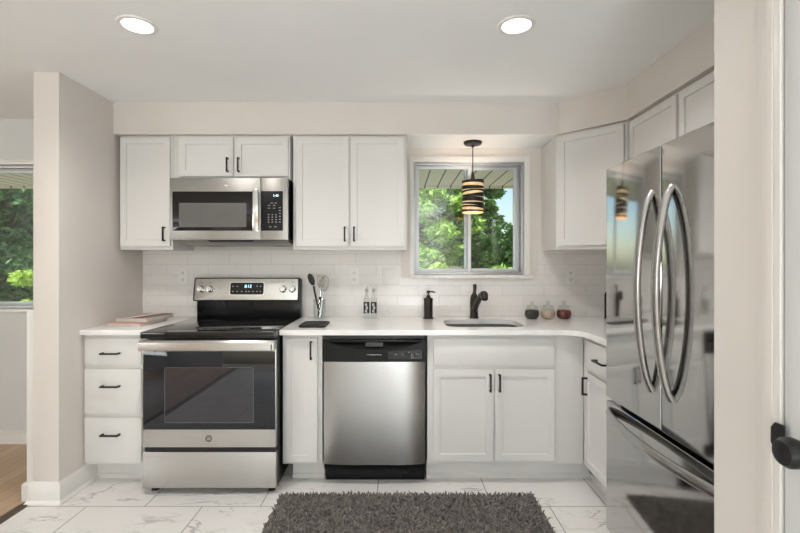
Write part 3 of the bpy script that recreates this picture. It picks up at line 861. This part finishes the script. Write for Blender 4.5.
# backguard: black riser and tilted stainless control panel
b = MB(); b.prism([(24.6, 36.0), (26.9, 36.0), (26.9, 47.2), (25.4, 47.2), (24.6, 40.8)], -HW + 0.75, HW - 0.05, 'x', bev=0.05); b.build('riser', 'black', rg)
Z0, Z1 = 41.2, 47.6
tilt = math.atan2(1.1, Z1 - Z0)
PM = Matrix.Translation((0, 23.6, Z0)) @ Matrix.Rotation(-tilt, 4, 'X')
ph = (Z1 - Z0) / math.cos(tilt)
b = MB(); b.prism(rrect(-14.9, 14.75, 0, ph, 0.35, 5), 0.0, 1.9, 'y', bev=0.08, mx=PM); b.build('backguard_shell', 'black', rg)
b = MB(); b.prism(rrect(-14.5, 14.2, 0.28, ph - 0.28, 0.2, 4), -0.06, 0.05, 'y', bev=0.02, mx=PM); cp = b.build('control_panel', 'steel_h', rg)
b = MB(); b.prism(rrect(-4.9, 4.9, 1.55, 5.3, 0.55, 6), -0.09, -0.055, 'y', mx=PM); b.build('display_rim', 'chrome', rg)
b = MB(); b.prism(rrect(-4.65, 4.65, 1.75, 5.1, 0.45, 6), -0.12, -0.088, 'y', mx=PM); dp = b.build('display', 'black_glass', rg)
def on_panel(x, z, y=-0.125): return PM @ Vector((x, y, z))
q = lettering('clock_digits', '8:12', 1.15, 0.005, 'led', dp, on_panel(0.25, 4.05), (PI / 2 - tilt, 0, 0), shear=0.1)
for x, z in [(x, 4.05) for x in (-3.9, -2.7, 2.8, 3.8)] + [(x, 2.62) for x in (-3.9, -2.7, -1.4, -.2, .6, 1.7, 2.8, 3.8)]:
    m = MB(); m.box(x - .2, x + .2, -0.13, -0.12, z - .12, z + .12, mx=PM); m.build('key', 'grey_mark', dp)
for x in (-12.8, -10.3, 10.1, 12.6):
    m = MB(); m.box(x - .25, x + .25, -0.07, -0.062, 5.1, 5.2, mx=PM); m.build('knob_print', 'slot', cp)
m = MB(); m.box(-7.8, -7.5, -0.07, -0.062, 3.5, 3.65, mx=PM); m.build('indicator', 'slot', cp)
for x in (-12.9, -10.35, 10.1, 12.7):
    b = MB()
    K = PM @ Matrix.Translation((x, -0.06, 3.3)) @ Matrix.Rotation(PI / 2, 4, 'X')
    b.lathe([(0, 0), (1.0, 0), (1.0, 0.15), (0.85, 0.3), (0.8, 0.95), (0.65, 1.1), (0, 1.12)], n=28, mx=K)
    b.box(-0.16, 0.16, -0.82, 0.82, 0.3, 1.3, 0.06, mx=K)
    b.build('knob', 'chrome', cp)
# oven door
b = MB(); b.box(-HW, HW, -0.9, 0.5, 10.6, 34.6, 0.1); od = b.build('oven_door', 'steel_h', rg)
b = MB(); b.box(-14.7, 14.78, -1.02, -0.88, 14.6, 32.0, 0.03); og = b.build('door_glass', 'oven_glass', od)
b = MB(); b.prism(rrect(-9.9, 10.0, 16.1, 28.5, 0.4, 4), -1.04, -1.018, 'y', holes=[rrect(-9.8, 9.9, 16.2, 28.4, 0.35, 4)]); b.build('window_line', 'oven_line', od)
b = MB(); b.prism(rrect(-9.8, 9.9, 16.2, 28.4, 0.35, 4), -1.03, -1.019, 'y'); b.build('window', 'oven_window', od)
b = MB(); b.prism([(-2.5, 32.35), (-2.9, 32.6), (-2.9, 34.3), (-2.55, 34.75), (-1.9, 34.75), (-1.75, 34.5), (-2.3, 34.3), (-2.3, 32.35)], -HW + 0.1, HW + 0.05, 'x', bev=0.06)
b.box(-HW + 0.1, -HW + 0.75, -2.5, -0.85, 32.6, 34.5, 0.08); b.box(HW - 0.75, HW + 0.05, -2.5, -0.85, 32.6, 34.5, 0.08); b.build('handle', 'steel_h', od)
b = MB(); b.box(HW - 0.62, HW - 0.32, -2.93, -2.88, 32.75, 33.95, 0.02); b.build('handle_cap_slot', 'slot', od)
def ge_badge(parent, x, y, z, r, ringm='chrome', face='logo'):
    K = Matrix.Translation((x, y, z)) @ Matrix.Rotation(PI / 2, 4, 'X')
    b = MB(); b.lathe([(0, 0), (r, 0), (r, 0.05), (r * .88, 0.06), (0, 0.06)], n=32, mx=K); bd = b.build('badge', face, parent)
    lettering('badge_letters', 'GE', r * 0.95, 0.01, ringm, bd, (x, y - 0.065, z), shear=0.3)
    return bd
ge_badge(rg, -0.1, -0.9, 12.55, 0.75)
b = MB(); b.box(-HW + 0.1, HW - 0.1, -0.2, 0.62, 9.5, 10.65); b.build('door_gap', 'gasket', rg)
b = MB(); b.box(-HW, HW, -0.9, 0.55, 1.5, 9.55, 0.1); b.build('drawer', 'steel_h', rg)

# ------------------------------------------------------------------ microwave
mw = thing('microwave', 'stainless over-the-range microwave with black glass door above the stove', 'microwave', (-43.0, 113.6, 57.6))
H = 15.6
b = MB(); b.box(-14.75, 14.75, 1.2, 15.0, 0.2, H, 0.08); b.build('body', 'black', mw)
b = MB(); b.box(-14.95, 8.05, 0, 1.15, 0, H, 0.1); md = b.build('door', 'steel_mw', mw)
b = MB(); b.box(8.15, 14.95, 0, 1.15, 0, H, 0.1); mp_ = b.build('control_panel', 'steel_mw', mw)
b = MB(); b.prism(rrect(-14.2, 6.4, 2.3, 12.2, 0.3, 4), -0.05, 0.02, 'y', bev=0.015); mg = b.build('door_glass', 'black_glass', md)
b = MB(); b.prism(rrect(-12.5, 4.5, 3.2, 9.3, 0.25, 4), -0.07, -0.049, 'y'); b.build('window', 'mw_window', md)
b = MB(); b.prism([(6.45, 2.0), (7.75, 2.0), (7.75, 12.6), (6.45, 12.6)], -1.3, -0.85, 'y', bev=0.15)
b.box(6.7, 7.5, -0.9, 0.02, 2.3, 3.1, 0.05); b.box(6.7, 7.5, -0.9, 0.02, 11.4, 12.2, 0.05); b.build('handle', 'chrome', md)
b = MB(); b.prism(rrect(8.18, 13.7, 2.3, 12.3, 0.2, 4), -0.05, 0.02, 'y', bev=0.015); mk = b.build('keypad', 'panel_black', mw)
lettering('clock_digits', '1:43', 0.85, 0.005, 'led_green', mk, (11.9, -0.06, 11.15))
keys = [(9.9 + k * 0.95, 0.35, 4.35 + r * 0.62, 0.25) for r in range(4) for k in range(3)] + [(12.7, 0.45, 4.4 + r * 0.72, 0.18) for r in range(6)]
keys += [(x, 0.62, z, 0.16) for x, z in ((9.9, 8.6), (9.9, 7.9), (11.2, 8.6), (11.2, 7.9), (10.6, 9.2), (11.6, 9.2), (10.2, 3.2), (11.5, 3.2))]
for x, w, z, h in keys:
    m = MB(); m.box(x, x + w, -0.06, -0.049, z, z + h); m.build('key', 'grey_mark', mk)

ge_badge(mw, -0.6, -0.003, 14.0, 0.5, face='chrome', ringm='logo')
b = MB(); b.prism([(0.9, 0.2), (2.6, -0.5), (9.0, -1.1), (14.6, -1.2), (14.9, 0.2)], -13.6, 14.5, 'x'); vt = b.build('underside', 'steel_mw', mw)
for x0, x1 in ((-10.6, -6.0), (8.2, 12.8)):
    b = MB(); b.prism([(9.2, -1.11), (14.2, -1.2), (14.2, -1.27), (9.2, -1.19)], x0, x1, 'x'); b.build('grease_filter', 'grey_mesh', vt)
b = MB(); b.prism([(-6.0, 0.0), (6.3, 0.0), (5.2, -0.45), (-5.0, -0.45)], 1.0, 2.2, 'y'); b.build('vent_grille', 'black_matte', mw)

# ------------------------------------------------------------------ dishwasher
dw = thing('dishwasher', 'stainless steel dishwasher with black control panel under the counter', 'dishwasher', (-5.7, 103.9, 0))
b = MB(); b.box(-11.9, 11.9, 1.8, 24, 4.0, 34.8, 0.05); b.build('tub', 'slate_side', dw)
t = bmesh.new(); rows = []
N = 24
for i in range(N + 1):
    u = -1 + 2 * i / N
    y = 0.05 + 0.75 * abs(u) ** 5 - 0.0
    rows.append([t.verts.new((u * 11.75, y, z)) for z in (5.1, 28.9)] + [t.verts.new((u * 11.75, 1.75, z)) for z in (28.9, 5.1)])
for a, bb in zip(rows, rows[1:]):
    for k in range(4): t.faces.new((a[k], a[(k + 1) % 4], bb[(k + 1) % 4], bb[k]))
t.faces.new(rows[0]); t.faces.new(rows[-1])
bmesh.ops.recalc_face_normals(t, faces=t.faces[:])
b = MB(); b._add(t); b.build('door', 'steel_v', dw)
# control panel with a scooped grip along its top
t = bmesh.new(); rows = []
for i in range(N + 1):
    u = -1 + 2 * i / N
    x = u * 11.95
    dip = 2.1 * max(0.0, 1 - abs(u / 0.95) ** 2.2)
    rows.append([t.verts.new(p) for p in ((x, -0.25, 29.0), (x, -0.35, 33.8 - dip), (x, 0.35, 33.8 - dip * 0.55), (x, 0.9, 33.9), (x, 1.75, 33.9), (x, 1.75, 29.0))])
for a, bb in zip(rows, rows[1:]):
    for k in range(6): t.faces.new((a[k], a[(k + 1) % 6], bb[(k + 1) % 6], bb[k]))
t.faces.new(rows[0]); t.faces.new(rows[-1])
bmesh.ops.recalc_face_normals(t, faces=t.faces[:])
b = MB(); b._add(t); pn = b.build('control_panel', 'panel_black', dw)
b = MB(); b.box(-11.95, 11.95, -0.2, 0.9, 33.5, 34.05, 0.1); b.build('top_lip', 'panel_black', pn)
b = MB(); b.box(-2.0, 2.0, -0.35, 0.6, 32.5, 33.45, 0.12); b.build('latch', 'slate_side', pn)
lettering('brand_lettering', 'FRIGIDAIRE', 0.68, 0.004, 'white_mark', pn, (0, -0.31, 30.75))
b = MB(); b.prism(rrect(3.2, 11.0, 29.6, 31.7, 0.2, 4), -0.33, -0.28, 'y'); kp = b.build('key_panel', 'black_glass', dw)
for x, z, w in ((5.0, 30.7, .5), (6.6, 30.75, .3), (8.0, 31.2, .4), (8.7, 30.8, .35), (10.0, 30.8, .7)):
    m = MB(); m.box(x - w / 2, x + w / 2, -0.345, -0.328, z - .1, z + .1); m.build('key', 'grey_mark', kp)
m = MB(); m.lathe([(0.26, 0), (0.36, 0), (0.36, 0.015), (0.26, 0.015), (0.26, 0)], n=20, mx=Matrix.Translation((8.8, -0.328, 30.2)) @ Matrix.Rotation(PI / 2, 4, 'X')); m.build('dial_print', 'grey_mark', kp)

b = MB(); b.box(-11.75, 11.75, 0.9, 1.9, 4.1, 5.0, 0.04); b.box(-11.75, 11.75, 1.7, 4.6, 3.2, 4.3, 0.04); b.box(-11.75, 11.75, 3.6, 4.6, 0.01, 3.3, 0.04); b.build('kick_plate', 'black', dw)

# ------------------------------------------------------------------ fridge (faces left)
fr = thing('fridge', 'dark stainless french-door fridge with a bottom freezer drawer', 'fridge', (38.8, 84.3, 0), -PI / 2)
FW = 35.4
b = MB(); b.box(0.1, FW - 0.1, 3.3, 27.6, 0.6, 68.6, 0.1); b.build('body', 'slate_side', fr)
for x in (2.5, FW - 2.5):
    b = MB(); b.box(x - 1, x + 1, 4, 7, 0.004, 0.7, 0.1); b.build('foot', 'black_matte', fr)
def fdoor(name, x0, x1, z0, z1):
    b = MB(); b.box(x0, x1, 0, 3.0, z0, z1, 0.22, 3)
    return b.build(name, 'slate', fr)
g = MB(); g.box(0.6, FW - 0.6, 2.4, 3.5, 1.6, 68.4); g.build('gasket', 'gasket', fr)
d1 = fdoor('door', 0, FW / 2 - 0.14, 26.9, 69.4)
d2 = fdoor('door', FW / 2 + 0.14, FW, 26.9, 69.4)
dz = fdoor('freezer_drawer', 0, FW, 2.2, 26.2)
def fhandle(parent, p0, p1, out, rx, ry):
    """bowed bar from p0 to p1 standing off -y by out"""
    pts, A, Bv = [], Vector(p0), Vector(p1)
    n = 26
    RX, RY = [], []
    for i in range(n + 1):
        s_ = i / n
        p = A.lerp(Bv, s_); p.y = -out * (math.sin(PI * s_) ** 0.62) - 0.0
        pts.append(p)
        k = 1.0
        RX.append(rx * k); RY.append(ry * k)
    b = MB(); b.sweep(pts, RX, RY, n=14, side=(1, 0, 0) if abs((Bv - A).z) > 5 else (0, 0, 1))
    b.build('handle', 'steel_v', parent)
fhandle(d1, (15.3, 0, 32.3), (15.3, 0, 62.8), 2.35, 0.8, 0.5)
fhandle(d2, (20.3, 0, 32.3), (20.3, 0, 62.8), 2.35, 0.8, 0.5)
fhandle(dz, (1.3, 0, 24.6), (FW - 1.3, 0, 24.6), 2.6, 0.8, 0.5)

# ------------------------------------------------------------------ pendant lamp
pl = thing('pendant_lamp', 'small pendant lamp with a black banded drum shade hanging before the window', 'pendant lamp', (20.1, 122.6, SO - 0.12))
b = MB(); b.lathe([(0, -0.004), (2.5, -0.004), (2.5, -0.35), (2.2, -0.75), (0.5, -0.95), (0.3, -1.5), (0, -1.5)]); b.build('canopy', 'black_matte', pl)
b = MB(); b.sweep([(0, 0, -1.4), (0, 0, -9.6)], 0.13, n=10); b.build('stem', 'black_matte', pl)
b = MB(); b.lathe([(0.15, -8.0), (0.35, -8.6), (0.5, -9.6), (0.6, -10.2), (0.6, -11.6), (0, -11.6)]); b.build('socket', 'black_matte', pl)
b = MB(); b.ball((0, 0, -14.0), 1.1, 1.1, 1.6); b.build('bulb', 'bulb', pl)
SR = 2.95
b = MB(); b.lathe([(SR - 0.14, -10.7), (SR - 0.1, -10.7), (SR - 0.1, -19.3), (SR - 0.14, -19.3)], n=40); sh = b.build('shade', 'shade_glow', pl)
b = MB(); b.lathe([(SR + 0.02, -10.6), (SR - 0.35, -10.6), (SR - 0.35, -10.7), (SR - 0.1, -10.75)], n=40)
for k in range(3): b.sweep([(0.7 * math.cos(k * 2.1), 0.7 * math.sin(k * 2.1), -10.65), ((SR - .2) * math.cos(k * 2.1), (SR - .2) * math.sin(k * 2.1), -10.65)], 0.08, n=8)
b.build('shade_top', 'shade_black', sh)
bands = [(-10.95, 0.75, 0.10, 0.3), (-12.4, 0.62, 0.22, 1.4), (-13.6, 0.55, -0.28, 2.1), (-14.6, 0.8, 0.25, 0.4), (-15.9, 0.72, -0.2, 1.0), (-16.9, 0.62, 0.2, 2.6), (-17.75, 0.6, -0.18, 0.2), (-18.75, 0.45, 0.12, 1.9)]
for z, hgt, tl, ph_ in bands:
    t = bmesh.new(); n = 48; rings = []
    for i in range(n):
        a = 2 * PI * i / n
        zz = z + tl * math.cos(a - ph_); hh = hgt * 1.5 * (0.8 + 0.3 * math.sin(a * 1 + ph_ * 3)) / 2
        rings.append([t.verts.new((r * math.cos(a), r * math.sin(a), zz + k * hh)) for r, k in ((SR - 0.06, -1), (SR + 0.03, -1), (SR + 0.03, 1), (SR - 0.06, 1))])
    for i in range(n):
        p, q_ = rings[i], rings[(i + 1) % n]
        for k in range(4): t.faces.new((p[k], p[(k + 1) % 4], q_[(k + 1) % 4], q_[k]))
    bmesh.ops.recalc_face_normals(t, faces=t.faces[:])
    b = MB(); b._add(t); b.build('band', 'shade_black', sh)
pb_ = light('pendant_glow', 'POINT', (20.1, 122.6, SO - 17), (0, 0, 0), 4.5, (1.0, 0.93, 0.84), shadow_soft_size=0.02)
pb_.parent = pl; pb_.location = (0, 0, -12.05 * S)

# ------------------------------------------------------------------ recessed ceiling lights
def downlight(label, x, y, power=RECESSED_W):
    o = thing('recessed_light', label, 'ceiling light', (x, y, CEIL), 0, 'recessed ceiling lights')
    b = MB(); b.lathe([(2.35, -0.02), (2.5, -0.28), (3.1, -0.22), (3.25, -0.004), (2.35, -0.004)], n=40); b.build('trim_ring', 'plastic', o)
    b = MB(); b.lathe([(0, -0.16), (2.0, -0.13), (2.34, -0.06), (2.34, -0.01), (0, -0.01)], n=40); b.build('lens', 'bulb', o)
    l = light('downlight_glow', 'AREA', (0, 0, 0), (0, 0, 0), power, (1.0, 0.96, 0.925), shape='DISK', size=4.6 * S, spread=math.radians(142))
    l.parent = o; l.location = (0, 0, -0.3 * S)
downlight('round recessed ceiling light over the floor in front of the stove', -45.2, 77.8)
downlight('round recessed ceiling light over the floor in front of the sink', 20.3, 77.8)

# ------------------------------------------------------------------ outlets and switches
def plate(name, label, cat, x, z, kind, w=2.8):
    o = thing(name, label, cat, (x, 128.7, z))
    b = MB(); b.box(-w / 2, w / 2, -0.25, -0.004, -2.3, 2.3, 0.08); b.build('cover_plate', 'plastic', o)
    if kind == 'outlet':
        for s_ in (-1, 1):
            b = MB(); b.prism(rrect(-0.65, 0.65, s_ * 0.95 - 0.6, s_ * 0.95 + 0.6, 0.3, 5), -0.32, -0.24, 'y'); rc = b.build('receptacle', 'plastic', o)
            b = MB()
            for k in (-0.25, 0.25): b.box(k - 0.06, k + 0.06, -0.335, -0.3, s_ * 0.95 - 0.05, s_ * 0.95 + 0.35)
            b.box(-0.1, 0.1, -0.335, -0.3, s_ * 0.95 - 0.4, s_ * 0.95 - 0.22); b.build('slots', 'slot', rc)
    else:
        for k in (-1.05, 1.05):
            b = MB(); b.box(k - 0.2, k + 0.2, -0.45, -0.24, -0.4, 0.4, 0.05); b.build('toggle', 'plastic', o)
plate('outlet', 'white wall outlet on the tile left of the stove', 'outlet', -61.7, 47.9, 'outlet')
plate('outlet', 'white wall outlet on the tile behind the utensil jar and oil bottles', 'outlet', -12.8, 47.9, 'outlet')
plate('outlet', 'white wall outlet on the tile above the glass jars', 'outlet', 49.0, 47.9, 'outlet')
plate('light_switch', 'white double switch plate on the tile just left of the window', 'switch', -2.4, 47.8, 'switch', 4.6)

# ------------------------------------------------------------------ shag rug
def make_rug():
    rng = np.random.default_rng(3)
    x0, x1, y0, y1 = -26.2, 29.6, 66.0, 100.0
    p = 0.42
    xs = np.arange(x0 + 0.2, x1 - 0.1, p); ys = np.arange(y0 + 0.2, y1 - 0.1, p)
    X, Y = np.meshgrid(xs, ys)
    X = X.ravel() + rng.uniform(-.2, .2, X.size); Y = Y.ravel() + rng.uniform(-.2, .2, Y.size)
    n = X.size
    base = np.stack([X, Y, np.full(n, 0.12)], 1)
    lean = rng.normal(0, 0.28, (n, 2)); hgt = rng.uniform(0.6, 1.1, n)
    mid = base + np.column_stack([lean * 0.4, hgt * 0.6])
    tip = base + np.column_stack([lean * 1.3, hgt])
    vs, fs = [], []
    for k in range(4):
        a = k * PI / 2 + rng.uniform(0, 6, n)
        dx = np.column_stack([np.cos(a), np.sin(a), np.zeros(n)])
        vs.append(base + dx * 0.17)
    for k in range(4):
        a = k * PI / 2 + 0.4
        vs.append(mid + np.array([math.cos(a), math.sin(a), 0]) * 0.21)
    vs.append(tip)
    V = np.concatenate(vs) * S
    i = np.arange(n)
    F = []
    for k in range(4):
        j = (k + 1) % 4
        F.append(np.stack([k * n + i, j * n + i, (4 + j) * n + i, (4 + k) * n + i], 1))
    quads = np.concatenate(F).tolist()
    tris = np.concatenate([np.stack([(4 + k) * n + i, (4 + (k + 1) % 4) * n + i, 8 * n + i], 1) for k in range(4)]).tolist()
    off = len(V)
    bv = [(x * S, y * S, z * S) for z in (0.01, 0.2) for x, y in ((x0, y0), (x1, y0), (x1, y1), (x0, y1))]
    bf = [[off + a for a in f] for f in ((0, 3, 2, 1), (4, 5, 6, 7), (0, 1, 5, 4), (1, 2, 6, 5), (2, 3, 7, 6), (3, 0, 4, 7))]
    me = bpy.data.meshes.new('rug')
    me.from_pydata(V.tolist() + bv, [], quads + tris + bf)
    me.materials.append(M['rug'])
    o = bpy.data.objects.new('rug', me); C.objects.link(o)
    tag(o, 'dark grey shag rug on the marble tile in front of the dishwasher and sink', 'rug')
make_rug()

# ------------------------------------------------------------------ outdoors
gr = MB(); gr.box(-1400, 1400, -1400, 1800, -32, -30)
struct(gr.build('floor', 'grass', smooth=False))
ev = MB(); ev.box(-260, 120, 136.0, 174.0, 81.4, 83.0); ev.box(-260, 120, 174.0, 175.2, 80.6, 88)
struct(ev.build('trim_5', 'eave', smooth=False))

def foliage(clusters, leaf, per, seed):
    """clusters: (centre xyz, radii xyz) in inches; leaves are small folded blades"""
    rng = np.random.default_rng(seed)
    pos = []
    for c_, r_ in clusters:
        d = rng.normal(size=(per, 3)); d /= np.linalg.norm(d, axis=1, keepdims=True)
        rad = rng.uniform(0.35, 1.0, (per, 1)) ** 0.5
        pos.append(np.array(c_) + d * rad * np.array(r_))
    P_ = np.concatenate(pos); n = len(P_)
    a = rng.normal(size=(n, 3)); a[:, 2] *= 0.6; a /= np.linalg.norm(a, axis=1, keepdims=True)
    b_ = np.cross(a, rng.normal(size=(n, 3))); b_ /= np.linalg.norm(b_, axis=1, keepdims=True)
    up = np.cross(a, b_)
    L = (leaf * rng.uniform(0.6, 1.3, n))[:, None]
    v0 = P_ - a * L; v1 = P_ + b_ * L * 0.42 + up * L * 0.15; v2 = P_ + a * L; v3 = P_ - b_ * L * 0.42 + up * L * 0.15
    V = np.concatenate([v0, v1, v2, v3]) * S
    i = np.arange(n)
    F = np.concatenate([np.stack([i, n + i, 2 * n + i], 1), np.stack([i, 2 * n + i, 3 * n + i], 1)])
    return V, F
def tree(name, label, cat, x, y, z0, zc, R_, Hc, leafm, seed, n_cl=40, per=130, leaf=3.2, group=None, trunk=True):
    rng = random.Random(seed)
    o = thing(name, label, cat, (x, y, z0), 0, group)
    cl = []
    for _ in range(n_cl):
        while True:
            p = Vector((rng.uniform(-1, 1), rng.uniform(-1, 1), rng.uniform(-1, 1)))
            if p.length < 1: break
        k = rng.uniform(0.2, 0.36)
        cl.append(((p.x * R_ * 0.85, p.y * R_ * 0.85, zc - z0 + p.z * Hc * 0.9), (R_ * k, R_ * k, R_ * k * 0.6)))
    if trunk:
        b = MB()
        top = zc - z0 + Hc * 0.5
        b.sweep([(0, 0, 0), (2, 1, top * 0.35), (-2, 2, top * 0.7), (1, 0, top)], [7, 5.5, 4, 1.5], n=12)
        for c_, r_ in cl[:14]:
            zz = min(top * 0.8, max(20, c_[2] - R_ * 0.4))
            b.sweep([(0, 1, zz), (c_[0] * 0.5, c_[1] * 0.5, (zz + c_[2]) / 2), c_], [2.2, 1.5, 0.6], n=8)
        b.build('trunk', 'bark', o)
    V, F = foliage(cl, leaf, per, seed)
    me = bpy.data.meshes.new('foliage'); me.from_pydata(V.tolist(), [], F.tolist())
    me.materials.append(M[leafm])
    f = bpy.data.objects.new('foliage', me); C.objects.link(f); f.parent = o
    return o
G1 = 'trees behind the kitchen window'
tree('leafy_tree', 'bright green leafy tree filling the left pane of the kitchen window', 'tree', 30, 400, -30, 110, 42, 135, 'leaf_bright', 11, 80, 260, 3.2, G1)
tree('leafy_tree', 'mid green spreading tree behind the pendant lamp in the right window pane', 'tree', 84, 500, -30, 130, 36, 150, 'leaf_mid', 12, 74, 260, 3.3, G1)
tree('leafy_tree', 'tall darker tree farther back between the two nearer window trees', 'tree', 70, 900, -30, 170, 95, 210, 'leaf_mid', 13, 80, 170, 7.0, G1)
tree('leafy_tree', 'low dark green tree at the right edge of the kitchen window', 'tree', 178, 640, -30, 40, 78, 68, 'leaf_mid', 14, 90, 200, 5.0, G1)
tree('leafy_tree', 'far dark tree behind the bright tree in the left pane', 'tree', -60, 700, -30, 120, 90, 190, 'leaf_dark', 15, 80, 170, 5.5, G1)
tree('shrub', 'lime green shrub at the bottom of the left kitchen pane', 'shrub', 30, 300, -30, 20, 26, 34, 'leaf_lime', 16, 30, 130, 2.6, 'shrubs outside', False)
tree('shrub', 'pale green shrub at the bottom of the right kitchen pane', 'shrub', 84, 330, -30, 16, 40, 36, 'leaf_bright', 17, 34, 130, 2.8, 'shrubs outside', False)
G2 = 'trees behind the left window'
tree('leafy_tree', 'dense dark green tree filling the window of the next room', 'tree', -330, 380, -30, 100, 75, 150, 'leaf_dark', 21, 90, 200, 3.8, G2)
tree('leafy_tree', 'second dark tree behind it, seen through the next-room window', 'tree', -500, 640, -30, 150, 120, 210, 'leaf_dark', 22, 80, 170, 6.0, G2)
tree('shrub', 'bright lime garden plant low in the window of the next room', 'shrub', -190, 225, -30, 20, 24, 40, 'leaf_lime', 23, 18, 190, 1.7, 'shrubs outside', False)
